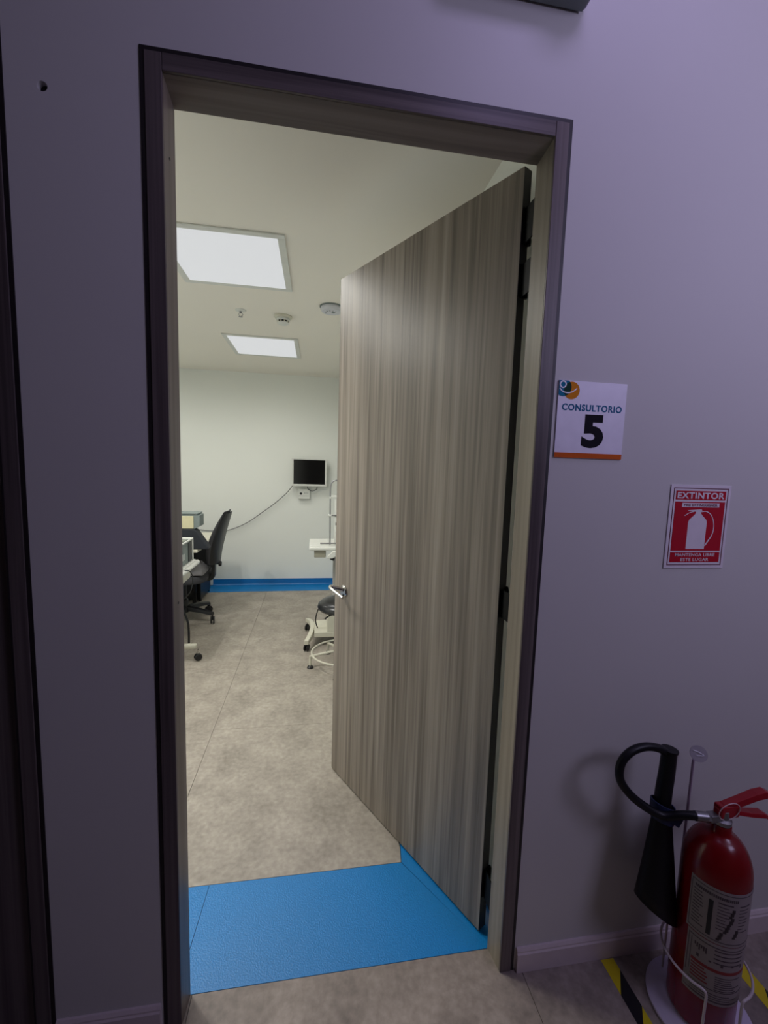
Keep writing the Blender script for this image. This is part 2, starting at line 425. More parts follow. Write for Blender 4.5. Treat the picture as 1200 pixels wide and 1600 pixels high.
# lever handle on both faces
def lever(sign):
    t0 = 0 if sign < 0 else .031
    def Q(s, off, z): return L(s, t0+sign*off, z)
    r = .026
    bm = bmesh.new()
    m, ln = aim(Q(.812, 0, .885), Q(.812, .009, .885))
    lathe([(r, 0), (r, .004), (r-.004, .009)], 28, bm, m)
    hnd = obj('door_handle', bm, M_chrome, leaf, smooth=True); hnd['label'] = 'satin chrome lever handle'
    obj('spindle', cyl(Q(.812, .008, .892), Q(.830, .05, .905), .0095, 16), M_chrome, hnd, smooth=True)
    obj('lever', tube([Q(.833, .044, .906), Q(.836, .056, .906), Q(.82, .062, .902), Q(.78, .060, .893), Q(.735, .056, .884)], lambda u: .0085-.002*u, 12), M_chrome, hnd, smooth=True)
    obj('keyhole_cover', cyl(Q(.812, 0, .838), Q(.812, .005, .838), .017, 20) if sign > 0 else cyl(Q(.806, .009, .868), Q(.806, .011, .868), .005, 12), M_blackm, hnd)
lever(-1); lever(1)
obj('latch_plate', lbox(.8903, .8915, .008, .027, .80, .96), M_steel, leaf)

# ---- door 2 (neighbour, on the left edge of the view) ----
d2 = empty('door_2'); tag(d2, 'closed dark wood grain door at the left edge of the corridor wall', 'door', kind='structure')
frame(d2, XA-.9, .9, H)
obj('leaf', box(XA-.9+CL+.002, XA-CL-.004, .012, .047, .008, H-CB-.003), M_case, d2)
obj('casing_groove', box(XA-CT-.002, XA-CT+.002, -.0045, .01, 0, H-CT), M_edge, d2)

# ================================================================== CEILING ITEMS
def led_panel(x0, x1, y0, y1, label, n=3, power=1.0):
    r = empty('ceiling_light', ((x0+x1)/2, (y0+y1)/2, ZC)); tag(r, label, 'light', 'square light panels in the ceiling')
    cx, cy = (x0+x1)/2, (y0+y1)/2; hx, hy = (x1-x0)/2, (y1-y0)/2; f = .034
    for a in ((-hx, hx, -hy, -hy+f), (-hx, hx, hy-f, hy), (-hx, -hx+f, -hy+f, hy-f), (hx-f, hx, -hy+f, hy-f)):
        bm = bmesh.new(); box(a[0], a[1], a[2], a[3], -.008, -.0005, bm)
        obj('frame_side', bm, M_white, r, bevel=.002)
    obj('diffuser', box(-hx+f, hx-f, -hy+f, hy-f, -.006, -.0005), M_panel, r)
    for i in range(n):
        for j in range(n):
            ld = bpy.data.lights.new('led_source', 'SPOT'); ld.energy = ROOM_W*power*9/(n*n); ld.color = (1.0, .985, .93)
            ld.spot_size = math.radians(172); ld.spot_blend = 1.0; ld.shadow_soft_size = 0.0
            lo = bpy.data.objects.new('led_source', ld); COL.objects.link(lo); lo.parent = r
            lo.location = ((i+.5)/n*2*(hx-f)-(hx-f), (j+.5)/n*2*(hy-f)-(hy-f), -.012)
    return r
led_panel(-.382, .208, 1.039, 1.665, 'large looking square ceiling light nearest the doorway', 3, 1.35)
led_panel(-.393, .201, 2.630, 3.263, 'square ceiling light farther in, beyond the detectors', 3, 0.75)
led_panel(-1.25, -.66, .85, 1.45, 'added square ceiling light over the desk side, out of view behind the door frame', 2, 3.2)  # added unseen panel, placed and boosted to brighten the door leaf
led_panel(-1.60, -1.01, 2.75, 3.35, 'added far square ceiling light over the desk side, out of view behind the door frame', 2, 0.6)  # added unseen panel, extra light for the room

# sprinkler
sp = empty('sprinkler', (-.15, 2.07, ZC)); tag(sp, 'small metal fire sprinkler hanging from the ceiling between the two light panels', 'sprinkler')
obj('escutcheon', lathe([(.036, -.0005), (.034, -.004), (.016, -.009)], 28), M_white, sp, smooth=True)
obj('body', lathe([(.008, -.008), (.008, -.018), (.005, -.02)], 16), M_steel, sp, smooth=True)
for s in (-1, 1): obj('arm', tube([(s*.006, 0, -.018), (s*.013, 0, -.028), (s*.003, 0, -.042)], .002, 8), M_steel, sp, smooth=True)
obj('deflector', lathe([(.014, -.042), (.014, -.044)], 20), M_steel, sp)
# heat detector
hd = empty('heat_detector', (.122, 2.12, ZC)); tag(hd, 'small round white fire detector with a slotted cap, middle of the ceiling devices', 'detector')
obj('base', lathe([(.060, -.0005), (.060, -.010), (.054, -.016)], 36), M_cream, hd, smooth=True)
obj('cap', lathe([(.046, -.0165), (.047, -.026), (.040, -.031)], 36), M_white, hd, smooth=True)
obj('slot_ring', lathe([(.036, -.0312), (.037, -.041)], 36), M_blackm, hd)
for i in range(10):
    t = 2*PI*i/10
    m = Matrix.Rotation(t, 4, 'Z')
    bm = box(.034, .041, -.004, .004, -.042, -.031); bm.transform(m); obj('rib', bm, M_cream, hd)
obj('lid', lathe([(.040, -.0422), (.041, -.048), (.032, -.053), (.012, -.055)], 36), M_white, hd, smooth=True)
# smoke alarm
sa = empty('smoke_alarm', (.442, 1.862, ZC)); tag(sa, 'round pale grey smoke alarm on the ceiling beside the open door top edge', 'smoke alarm')
obj('mounting_plate', lathe([(.074, -.0005), (.074, -.006)], 40), M_grey, sa)
obj('housing', lathe([(.068, -.0065), (.070, -.018), (.060, -.033), (.045, -.037)], 40), mat('alarm_white', srgb(205, 206, 212), .4), sa, smooth=True)
obj('test_button', lathe([(.010, -.0372), (.010, -.040)], 20, None, Matrix.Translation((.012, -.01, 0))), M_grey, sa)
for i in range(6):
    t = PI*(.9+i*.17); bm = box(.030, .042, -.0018, .0018, -.0385, -.0372); bm.transform(Matrix.Rotation(t, 4, 'Z')); obj('vent_slot', bm, M_edge, sa)

# emergency light above the doorway (only its underside is in view)
em = empty('emergency_light', (.795, 0, 2.474)); tag(em, 'grey wall-mounted emergency light above the top of the door frame', 'emergency light')
obj('housing', box(-.16, .155, -.062, -.0006, .004, .12), mat('emergency_grey', srgb(120, 118, 128), .45), em, bevel=.006)
obj('bottom_cover', box(-.15, .146, -.056, -.006, -.002, .0036), M_grey, em)
obj('seam', box(-.15, .12, -.0635, -.0622, .03, .032), M_black, em)
obj('lamp_arm', box(.088, .150, -.120, -.0625, .028, .085), M_grey, em, bevel=.008)
for s in (-.09, .09):
    b = lathe([(.022, -.045), (.030, -.03), (.034, 0), (.034, .004)], 28, None, Matrix.Translation((s, -.03, .17)) @ Matrix.Rotation(math.radians(60), 4, 'X'))
    hd_ = obj('lamp_head', b, M_white, em, smooth=True)
    obj('bracket', cyl((s, -.03, .119), (s, -.03, .15), .012, 14), M_white, em)

# ================================================================== SIGNS ON THE CORRIDOR WALL
cs = empty('door_sign', (1.0465, 0, 1.5625)); tag(cs, 'square white wall sign reading CONSULTORIO 5 beside the door frame', 'sign')
X0, X1, Z0, Z1 = -.0945, .0945, -.0945, .0965; SW = X1-X0; SH = Z1-Z0
obj('plate', box(X0, X1, -.0035, -.0005, Z0, Z1), mat('sign_white', srgb(226, 222, 236), .4), cs, bevel=.0006)
obj('orange_band', box(X0+.0005, X1-.0005, -.0042, -.0036, Z0+.0005, Z0+.0135), mat('sign_orange', srgb(200, 92, 26), .7, spec=0.15), cs)
def uv(u, v): return (X0+u*SW, Z1-v*SH)
M_teal = mat('sign_teal', srgb(18, 118, 150), .7, spec=0.15); M_org = mat('logo_orange', srgb(214, 132, 22), .7, spec=0.15); M_dkg = mat('logo_dark_green', srgb(20, 62, 48), .7, spec=0.15)
oc = uv(.188, .125); tc_ = uv(.065, .09); RR = .0215
def clipsign(p):
    p = cliphalf(p, (X0+.0006, 0), (1, 0)); return cliphalf(p, (0, Z1-.0006), (0, -1))
org = clipsign(circle(*oc, RR)); teal = clipsign(circle(*tc_, RR*1.02))
lens = teal[:]
oo = circle(*oc, RR, 40)
for i in range(40):
    a, b = oo[i], oo[(i+1) % 40]; n = (-(b[1]-a[1]), (b[0]-a[0])); lens = cliphalf(lens, a, n)
obj('logo_orange', prism(org, -.0041, -.0036, 'y'), M_org, cs)
obj('logo_teal', prism(teal, -.0043, -.0036, 'y'), M_teal, cs)
obj('logo_overlap', prism(lens, -.0045, -.0036, 'y'), M_dkg, cs)
M_lw = mat('sign_print_white', srgb(232, 232, 240), .4)
c = uv(.052, .045)
ringp = [c_ for c_ in circle(c[0]+.0005, c[1]-.001, .0078, 28)]
bm = bmesh.new()
ro, ri = .0092, .0062
for i in range(28):
    t0, t1 = 2*PI*i/28, 2*PI*(i+1)/28
    q = [(c[0]+.001+r*math.cos(t), c[1]-.0015+r*math.sin(t)) for r, t in ((ro, t0), (ro, t1), (ri, t1), (ri, t0))]
    if min(a[0] for a in q) > X0+.0004 and max(a[1] for a in q) < Z1-.0004: prism(q, -.0049, -.0045, 'y', bm)
obj('logo_ring', bm, M_lw, cs)
bm = bmesh.new(); pp = [uv(.012, .105), uv(.06, .145), uv(.13, .158), uv(.20, .140), uv(.26, .095)]
sp_ = spline([(p[0], 0, p[1]) for p in pp], 6)
for a, b in zip(sp_, sp_[1:]):
    t = (b-a).normalized(); nn = Vector((-t.z, 0, t.x))*.0013
    prism([(a.x-nn.x, a.z-nn.z), (b.x-nn.x, b.z-nn.z), (b.x+nn.x, b.z+nn.z), (a.x+nn.x, a.z+nn.z)], -.0049, -.0045, 'y', bm)
obj('logo_smile', bm, M_lw, cs)
cc = uv(.505, .338); text('lettering', 'CONSULTORIO', cc[0], cc[1], .0168, .166, -.0036, mat('sign_teal_text', srgb(20, 100, 140), .7, spec=0.15), cs, .026, space=.07)
cc = uv(.54, .64); text('numeral', '5', cc[0], cc[1], .084, .061, -.0036, mat('sign_black', srgb(16, 14, 24), .7, spec=0.15), cs, .045)

ex = empty('extinguisher_sign', (1.392, 0, 1.2938)); tag(ex, 'red and white wall sign reading EXTINTOR with an extinguisher pictogram', 'sign')
X0, X1, Z0, Z1 = -.0935, .0935, -.1145, .1145; SW = X1-X0; SH = Z1-Z0
M_sw = mat('sign_white_gloss', srgb(222, 214, 222), .35); M_sr = mat('sign_red', srgb(176, 10, 38), .6, spec=0.2)
obj('plate', box(X0, X1, -.0030, -.0005, Z0, Z1), M_sw, ex, bevel=.0005)
def rect(u0, u1, v0, v1, y, bm=None, d=.0004):
    a = uv(u0, v0); b = uv(u1, v1); return box(a[0], b[0], y-d, y, b[1], a[1], bm)
bm = bmesh.new()
for a in ((.045, .955, .035, .044), (.045, .955, .952, .961), (.045, .057, .044, .952), (.943, .955, .044, .952)): rect(*a, -.0031, bm)
obj('border_line', bm, mat('sign_dark_red', srgb(96, 18, 44), .4), ex)
obj('red_band', rect(.085, .915, .07, .175, -.0031), M_sr, ex)
obj('red_panel', rect(.085, .915, .198, .785, -.0031), M_sr, ex)
obj('red_band', rect(.085, .915, .805, .925, -.0031), M_sr, ex)
c = uv(.5, .124); text('lettering', 'EXTINTOR', c[0], c[1], .0175, .146, -.0036, M_sw, ex, .03, space=.05)
obj('caption_plate', rect(.20, .82, .212, .262, -.0036), M_sw, ex)
c = uv(.51, .237); text('caption', 'FIRE EXTINGUISHER', c[0], c[1], .0066, .104, -.0041, mat('sign_red_text', srgb(110, 20, 50), .4), ex, .02)
c = uv(.50, .835); text('lettering', 'MANTENGA LIBRE', c[0], c[1], .0085, .124, -.0036, M_sw, ex, .014, space=.06)
c = uv(.50, .893); text('lettering', 'ESTE LUGAR', c[0], c[1], .0085, .088, -.0036, M_sw, ex, .014, space=.06)
pts = [uv(*p) for p in ((.33, .765), (.33, .44), (.345, .41), (.42, .355), (.44, .335), (.44, .315), (.32, .31), (.31, .30), (.53, .287), (.545, .30), (.53, .32), (.53, .335), (.55, .355), (.625, .41), (.64, .44), (.64, .765))]
obj('pictogram_cylinder', prism(pts, -.0036, -.0032, 'y'), M_sw, ex)
def ribbon(pp, wd, y):
    bm = bmesh.new(); s = spline([(p[0], 0, p[1]) for p in pp], 6); n_ = []
    for i, a in enumerate(s):
        t = (s[min(i+1, len(s)-1)]-s[max(i-1, 0)]).normalized(); ww = wd(i/(len(s)-1)) if callable(wd) else wd
        n_.append((a, Vector((-t.z, 0, t.x))*ww))
    for (a, n1), (b, n2) in zip(n_, n_[1:]):
        prism([(a.x-n1.x, a.z-n1.z), (b.x-n2.x, b.z-n2.z), (b.x+n2.x, b.z+n2.z), (a.x+n1.x, a.z+n1.z)], y-.0004, y, 'y', bm)
    return bm
obj('pictogram_hose', ribbon([uv(.53, .315), uv(.62, .312), uv(.71, .36), uv(.765, .47), uv(.755, .58), uv(.70, .66), uv(.645, .725)], lambda u: .0011+.0018*max(0, u-.5), -.0032), M_sw, ex)
obj('pictogram_lever', ribbon([uv(.42, .312), uv(.34, .328), uv(.26, .365)], .0009, -.0032), M_sw, ex)

# ================================================================== FIRE EXTINGUISHER, STAND, FLOOR TAPE
EX, EY, ER = 1.400, -.155, .0745
CAMXY = Vector((.35932, -1.00945))
FA = math.atan2(CAMXY.y-EY, CAMXY.x-EX)          # direction towards where people stand
st = empty('extinguisher_stand', (EX, EY, 0)); tag(st, 'white round stand with wire hoop and tag rod under the fire extinguisher', 'stand')
obj('base_plate', lathe([(.030, .0), (.118, .0), (.122, .003), (.122, .009), (.118, .012), (.03, .012)], 56), mat('stand_white', srgb(200, 190, 215), .35), st, smooth=True)
M_wire = mat('white_wire', srgb(196, 184, 190), .35)
loop = [(-.012, .120, .012), (-.012, .124, .085), (.002, .124, .10), (.02, .118, .10)]
# two side hoops: leg up from the plate, arc round the cylinder, leg down
def hoop(a0, a1, z, r=.098):
    pts = []
    p0 = Vector((r*math.cos(a0), r*math.sin(a0), .012)); p1 = Vector((r*math.cos(a1), r*math.sin(a1), .012))
    pts = [p0, p0+Vector((0, 0, (z-.012)*.6)), p0+Vector((0, 0, z-.022))]
    for i in range(0, 13):
        t = a0+(a1-a0)*(i+.6)/13.2*.96
        pts.append(Vector((r*math.cos(t), r*math.sin(t), z)))
    pts += [p1+Vector((0, 0, z-.022)), p1+Vector((0, 0, (z-.012)*.5)), p1]
    return tube(pts, .0030, 8, k=4)
hoops = [(FA+.12, FA-2.0, .165), (FA+.95, FA+2.75, .160)]
for a0, a1, z in hoops: obj('wire_hoop', hoop(a0, a1, z), M_wire, st, smooth=True)
obj('rod', cyl((.004, .102, .012), (.008, .102, .648), .0034, 10), mat('rod_mauve', srgb(150, 130, 150), .35), st, smooth=True)
tm, _ = aim((.023, .102, .664), (.023-.45, .102-.8, .664+.35))
td = obj('tag_disc', lathe([(.0, -.0015), (.021, -.0015), (.0215, 0), (.021, .0015), (.0, .0015)], 32, None, tm, caps=False), M_clear, st); td['label'] = 'round translucent tag disc'
obj('tag_print', tube([tm @ Vector((-.013, .006, .0022)), tm @ Vector((-.002, .004, .0022)), tm @ Vector((.011, -.002, .0022)), tm @ Vector((-.006, -.006, .0022))], .0013, 6), M_lw, td)

fe = empty('fire_extinguisher', (EX, EY, .0125)); tag(fe, 'red carbon dioxide fire extinguisher with black hose and horn on the corridor floor', 'fire extinguisher')
Zs, Zn = .418, .520            # shoulder, neck start (local)
prof = [(.0, 0), (ER-.012, 0), (ER-.003, .004), (ER, .012), (ER, Zs)]
for i in range(1, 13):
    t = PI/2*i/12*.93; prof.append((ER*math.cos(t)**.9 if i < 13 else .02, Zs+(Zn-Zs)*math.sin(t)))
prof += [(.0235, Zn+.0), (.0225, Zn+.018), (.0, Zn+.018)]
prof = [p for p in prof if p[0] >= .022 or p[0] == 0]
obj('cylinder', lathe(prof, 64, caps=False), M_red, fe, smooth=True)
# curved paper labels
def patch(a0, a1, z0, z1, r, bm=None, n=None, th=.0004):
    bm = bm or bmesh.new(); n = n or max(2, int(abs(a1-a0)/.09)); A = []
    for i in range(n+1):
        t = a0+(a1-a0)*i/n
        A.append([bm.verts.new((rr*math.cos(t), rr*math.sin(t), z)) for rr, z in ((r, z0), (r, z1), (r+th, z1), (r+th, z0))])
    for p, q in zip(A, A[1:]):
        for j in range(4): bm.faces.new([p[j], q[j], q[(j+1) % 4], p[(j+1) % 4]])
    bm.faces.new(A[0]); bm.faces.new(A[-1][::-1])
    return bm
LA = FA-.62        # left edge of the labels; angles grow to the right as seen
R1 = ER+.0004
l1 = obj('instruction_label', patch(LA, LA+2.6, .268, .412, R1), M_paper, fe, smooth=True); l1['label'] = 'upper grey instruction label'
bm = bmesh.new(); R2 = R1+.0005
patch(LA+.05, LA+2.5, .404, .4055, R2, bm); patch(LA+.05, LA+.065, .275, .4055, R2, bm); patch(LA+.05, LA+2.5, .275, .2765, R2, bm)
obj('border_line', bm, M_ink, l1)
bm = bmesh.new()
for i in range(22): patch(LA+.16+i*.055, LA+.16+i*.055+.036, .389, .396, R2, bm)
obj('title_print', bm, M_ink, l1)
bm = bmesh.new(); rnd = random.Random(3)
for i in range(11):
    z = .380-i*.0088; patch(LA+.13, LA+.13+rnd.uniform(.2, .34), z, z+.0022, R2, bm)
obj('text_lines', bm, M_ink, l1)
obj('dark_bar', patch(LA+.56, LA+.68, .283, .378, R2), mat('bar_black', srgb(22, 26, 34), .5), l1)
bm = bmesh.new()
for a in (LA+.80, LA+1.42):
    patch(a, a+.42, .378, .381, R2, bm)
    for i in range(8):
        z = .369-i*.0085; patch(a, a+rnd.uniform(.2, .42), z, z+.0016, R2, bm)
obj('text_lines', bm, M_ink, l1)
bm = bmesh.new()
for a, z in ((LA+.88, .284), (LA+1.15, .33), (LA+1.16, .352), (LA+1.32, .297), (LA+1.05, .308)):
    patch(a, a+.10, z, z+.009, R2, bm); patch(a+.04, a+.13, z+.009, z+.018, R2, bm); patch(a-.04, a+.05, z-.005, z, R2, bm)
obj('pictograms', bm, mat('pictogram_ink', srgb(44, 36, 42), .5), l1)
l2 = obj('inspection_label', patch(LA+.08, LA+2.3, .100, .266, R1), M_paper, fe, smooth=True); l2['label'] = 'lower scuffed inspection label with red band'
bm = bmesh.new()
patch(LA+.13, LA+2.2, .256, .258, R2, bm); patch(LA+.13, LA+.15, .15, .258, R2, bm); patch(LA+.22, LA+.235, .16, .25, R2, bm); patch(LA+.22, LA+2.0, .138, .1395, R2, bm); patch(LA+.12, LA+2.1, .107, .1085, R2, bm)
obj('border_line', bm, M_ink, l2)
obj('red_band', patch(LA+.26, LA+2.0, .190, .198, R2), M_inkr, l2)
bm = bmesh.new()
for i in range(5):
    z = .182-i*.0085; patch(LA+.28, LA+.28+rnd.uniform(.25, .5), z, z+.0035, R2, bm)
obj('red_print', bm, M_inkr, l2)
bm = bmesh.new()
for i in range(4):
    z = .248-i*.011; patch(LA+.86, LA+1.75, z, z+.0028, R2, bm)
for i in range(5):
    a = LA+.4+i*.33; patch(a, a+.07, .208+.004*(i % 2), .216, R2, bm)
for i in range(4):
    z = .127-i*.006; patch(LA+.3, LA+rnd.uniform(1.2, 1.8), z, z+.0016, R2, bm)
for i in range(6): patch(LA+.32+i*.06, LA+.36+i*.06, .236-.004*(i % 3), .244, R2, bm)
for i in range(7):
    z = .178-i*.006; patch(LA+.95, LA+rnd.uniform(1.4, 1.8), z, z+.0018, R2, bm)
obj('text_lines', bm, M_ink, l2)
# valve, levers, pin
ZV = Zn+.018
vb = lathe([(.019, ZV), (.022, ZV+.002), (.022, ZV+.012), (.015, ZV+.016), (.014, ZV+.036), (.010, ZV+.038)], 24)
valve = obj('valve', vb, M_steel, fe, smooth=True)
obj('valve_block', box(-.040, .012, -.011, .011, ZV+.008, ZV+.027), M_steel, valve, bevel=.003)
bm = cyl((-.040, 0, ZV+.017), (-.050, 0, ZV+.018), .012, 6); obj('hex_nut', bm, M_steel, valve)
hd_ = Vector((math.cos(.12), math.sin(.12), 0))
def leverbar(pts, wd, th):
    bm = bmesh.new(); rings = []
    for (x, z, ww) in pts:
        rings.append([bm.verts.new((x, y, z+dz)) for y, dz in ((-ww, -th), (-ww*.8, 0), (ww*.8, 0), (ww, -th), (ww*.7, -th+.002), (-ww*.7, -th+.002))])
    for a, b in zip(rings, rings[1:]):
        for j in range(6): bm.faces.new([a[j], a[(j+1) % 6], b[(j+1) % 6], b[j]])
    bm.faces.new(rings[0]); bm.faces.new(rings[-1][::-1]); return bm
up_ = [(-.018, .040, .009), (.0, .052, .011), (.04, .062, .012), (.09, .076, .013), (.118, .079, .013), (.134, .072, .011)]
lw_ = [(.0, .026, .010), (.035, .034, .011), (.08, .024, .013), (.12, .018, .014), (.146, .002, .012)]
tl = obj('carry_lever', leverbar([(x, ZV+z, ww) for x, z, ww in up_], 0, .016), M_redp, fe, bevel=.001); tl['label'] = 'upper red squeeze lever'
obj('lower_lever', leverbar([(x, ZV+z, ww) for x, z, ww in lw_], 0, .010), M_redp, fe, bevel=.001)
obj('lever_cheek', box(-.016, .040, -.0125, .0125, ZV+.018, ZV+.050), M_redp, fe, bevel=.004)
pts = [Vector((.002+.030*math.cos(2*PI*i/24), -.016-.004*math.sin(2*PI*i/24), ZV+.042+.026*math.sin(2*PI*i/24))) for i in range(24)]
obj('safety_seal', tube(pts, .0011, 6, raw=True, closed=True), mat('seal_white', srgb(205, 180, 185), .4), fe)
# hose:  valve -> left -> loop -> handle -> horn
def w2l(x, y, z): return Vector((x-EX, y-EY, z-.0125))
hp = [w2l(1.350, -.155, .570), w2l(1.325, -.150, .572), w2l(1.300, -.138, .566), w2l(1.262, -.118, .552), w2l(1.218, -.106, .572), w2l(1.176, -.10, .606), w2l(1.146, -.098, .648), w2l(1.146, -.096, .690), w2l(1.172, -.094, .718), w2l(1.212, -.092, .728), w2l(1.252, -.092, .722), w2l(1.282, -.092, .706)]
obj('hose', tube(hp, .0105, 14), M_rubber, fe, smooth=True)
obj('hose_ferrule', cyl(hp[0]+Vector((.004, 0, 0)), hp[1]+Vector((.0, 0, 0)), .0118, 16), M_steel, fe, smooth=True)
obj('horn_handle', tube([w2l(1.290, -.092, .716), w2l(1.289, -.092, .70), w2l(1.288, -.092, .65), w2l(1.285, -.092, .60), w2l(1.284, -.092, .55)], lambda u: .0205 if u < .12 else .0175+.003*u, 16), M_rubber, fe, smooth=True)
# horn: flattened cone opening down, mouth cut obliquely
mtop = Vector(w2l(1.284, -.092, .600)); mbot = Vector(w2l(1.292, -.098, .255))
bm = bmesh.new(); rings = []
for i in range(9):
    t = i/8; c = mtop.lerp(mbot, t); a = .017+(.062-.017)*t**1.05; b = .014+(.040-.014)*t; ring = []
    for j in range(28):
        th = 2*PI*j/28; tilt = .62*t**2
        ring.append(bm.verts.new(c+Vector((a*math.cos(th), b*math.sin(th), -a*math.cos(th)*tilt*1.2))))
    rings.append(ring)
for a, b in zip(rings, rings[1:]):
    for j in range(28): bm.faces.new([a[j], a[(j+1) % 28], b[(j+1) % 28], b[j]])
bm.faces.new(rings[0][::-1])
hn = obj('horn', bm, M_horn, fe, smooth=True)
so = hn.modifiers.new('solid', 'SOLIDIFY'); so.thickness = .002; so.offset = -1
# strap tying horn to the hose
ctr = mtop.lerp(mbot, .16)
pts = [ctr+Vector((.031*math.cos(2*PI*i/24), .024*math.sin(2*PI*i/24), -.012*math.cos(2*PI*i/24))) for i in range(24)]
bm = bmesh.new(); A = []
for i, p in enumerate(pts):
    o_ = (p-ctr); o_.z = 0; o_ = o_.normalized()*.0015
    A.append([bm.verts.new(p+Vector((0, 0, -.027))-o_), bm.verts.new(p+Vector((0, 0, .020))-o_), bm.verts.new(p+Vector((0, 0, .020))+o_), bm.verts.new(p+Vector((0, 0, -.027))+o_)])
for i in range(24):
    p, q = A[i], A[(i+1) % 24]
    for j in range(4): bm.faces.new([p[j], q[j], q[(j+1) % 4], p[(j+1) % 4]])
sto = obj('strap', bm, M_navy, fe, smooth=True); sto['label'] = 'dark blue hook and loop strap round the horn'
bm = bmesh.new(); e0 = ctr+Vector((.022, -.022, .004))
prism([(e0.x-.008, e0.z+.016), (e0.x+.022, e0.z-.016), (e0.x+.009, e0.z-.040), (e0.x-.022, e0.z-.018)], e0.y-.003, e0.y, 'y', bm)
obj('strap_end', bm, M_navy, sto)

def tape(name, x0, x1, y1, y0, first, seglen, slope, label):
    r = empty(name, ((x0+x1)/2, y1, 0)); tag(r, label, 'floor tape', 'hazard tape around the extinguisher')
    cx = (x0+x1)/2; i = 0; y = y1+first
    while y > y0-.1:
        # stripe between y (left) and y-seglen (left), sheared upwards at the right
        q = [(x0, y), (x1, y+slope), (x1, y+slope-seglen), (x0, y-seglen)]
        q = cliphalf(q, (0, y1), (0, -1)); q = cliphalf(q, (0, y0), (0, 1))
        if len(q) > 2:
            obj('stripe', prism([(a-cx, b-y1) for a, b in q], .0001, .0006), M_yellow if i % 2 == 0 else M_tapeb, r)
        y -= seglen; i += 1
tape('floor_tape', 1.212, 1.252, -.014, -.75, .0, .085, .055, 'yellow and black hazard tape strip on the floor left of the extinguisher')
tape('floor_tape', 1.592, 1.632, -.014, -.75, .075, .085, .055, 'yellow and black hazard tape strip on the floor right of the extinguisher')

# ================================================================== ROOM FURNITURE
# monitor on the far wall
mo = empty('wall_monitor', (.286, YB, 1.343)); tag(mo, 'square white-framed monitor with a black screen on the far wall', 'monitor')
obj('bezel_side', box(-.198, -.178, -.115, -.070, -.157, .157), M_white, mo, bevel=.004)
obj('bezel_side', box(.178, .198, -.115, -.070, -.157, .157), M_white, mo, bevel=.004)
obj('bezel_side', box(-.178, .178, -.115, -.070, .143, .157), M_white, mo, bevel=.003)
obj('bezel_side', box(-.178, .178, -.115, -.070, -.157, -.134), M_white, mo, bevel=.003)
obj('screen', box(-.178, .178, -.108, -.085, -.134, .143), M_screen, mo)
obj('back_shell', box(-.17, .17, -.070, -.050, -.13, .13), M_white, mo, bevel=.008)
obj('wall_bracket', box(-.05, .05, -.050, -.0005, -.06, .06), M_blackm, mo, bevel=.003)
cb = empty('control_box', (.228, YB, 1.09)); tag(cb, 'small white electrical box on the wall directly below the monitor', 'electrical box')
obj('housing', box(-.068, .066, -.055, -.0005, -.058, .058), M_white, cb, bevel=.006)
obj('socket', lathe([(.014, 0), (.014, .002)], 20, None, Matrix.Translation((-.036, -.0552, .006)) @ Matrix.Rotation(PI/2, 4, 'X')), M_blackm, cb)
for k in range(3): obj('button', box(.0+k*.018, .010+k*.018, -.0575, -.0553, .008, .018), M_grey, cb)
obj('seam', box(-.06, .06, -.0562, -.0553, -.022, -.020), M_grey, cb)
tag(obj('cable_loop', tube([(.262, YB-.068, 1.180), (.275, YB-.068, 1.150), (.320, YB-.068, 1.130), (.368, YB-.068, 1.150), (.375, YB-.068, 1.182)], .0042, 8), M_black, smooth=True), 'short looped dark cable hanging under the monitor', 'cable')
tag(obj('wall_cable', tube([(.105, YB-.060, 1.200), (.03, YB-.05, 1.10), (-.105, YB-.045, .975), (-.25, YB-.04, .865), (-.40, YB-.04, .755), (-.54, YB-.04, .685), (-.68, YB-.035, .645), (-.85, YB-.03, .650), (-1.05, YB-.03, .668), (-1.35, YB-.02, .66)], .0052, 8), mat('cable_grey', srgb(120, 120, 118), .5), smooth=True), 'long grey cable sagging across the far wall from the monitor', 'cable')

def caster(parent, x, y, r=.028, h=.0, metal=None, rz=0, name='caster'):
    c = empty('caster_tmp'); bpy.data.objects.remove(c)
    m = Matrix.Translation((x, y, 0)) @ Matrix.Rotation(rz, 4, 'Z')
    bm = bmesh.new()
    for s in (-1, 1):
        lathe([(r*.5, 0), (r*.92, .001), (r, .006), (r*.92, .011), (r*.5, .012)], 20, bm, m @ Matrix.Translation((0, s*.012, r)) @ Matrix.Rotation(-PI/2, 4, 'X') @ Matrix.Translation((0, 0, -.006)))
    w_ = obj(name, bm, M_black, parent, smooth=True)
    bm = bmesh.new()
    pr = [(-.010, r*.9), (r*.75, r*1.0), (r*.9, r*1.5), (r*.2, r*2.15), (-.012, r*2.2)]
    prism(pr, -.004, .004, 'y', bm); bm.transform(m); obj('fork', bm, metal or M_black, w_)
    bm = cyl((x, y, r*2.0), (x, y, r*2.0+.03+h), .006, 10); obj('stem', bm, metal or M_blackm, w_)
    return w_

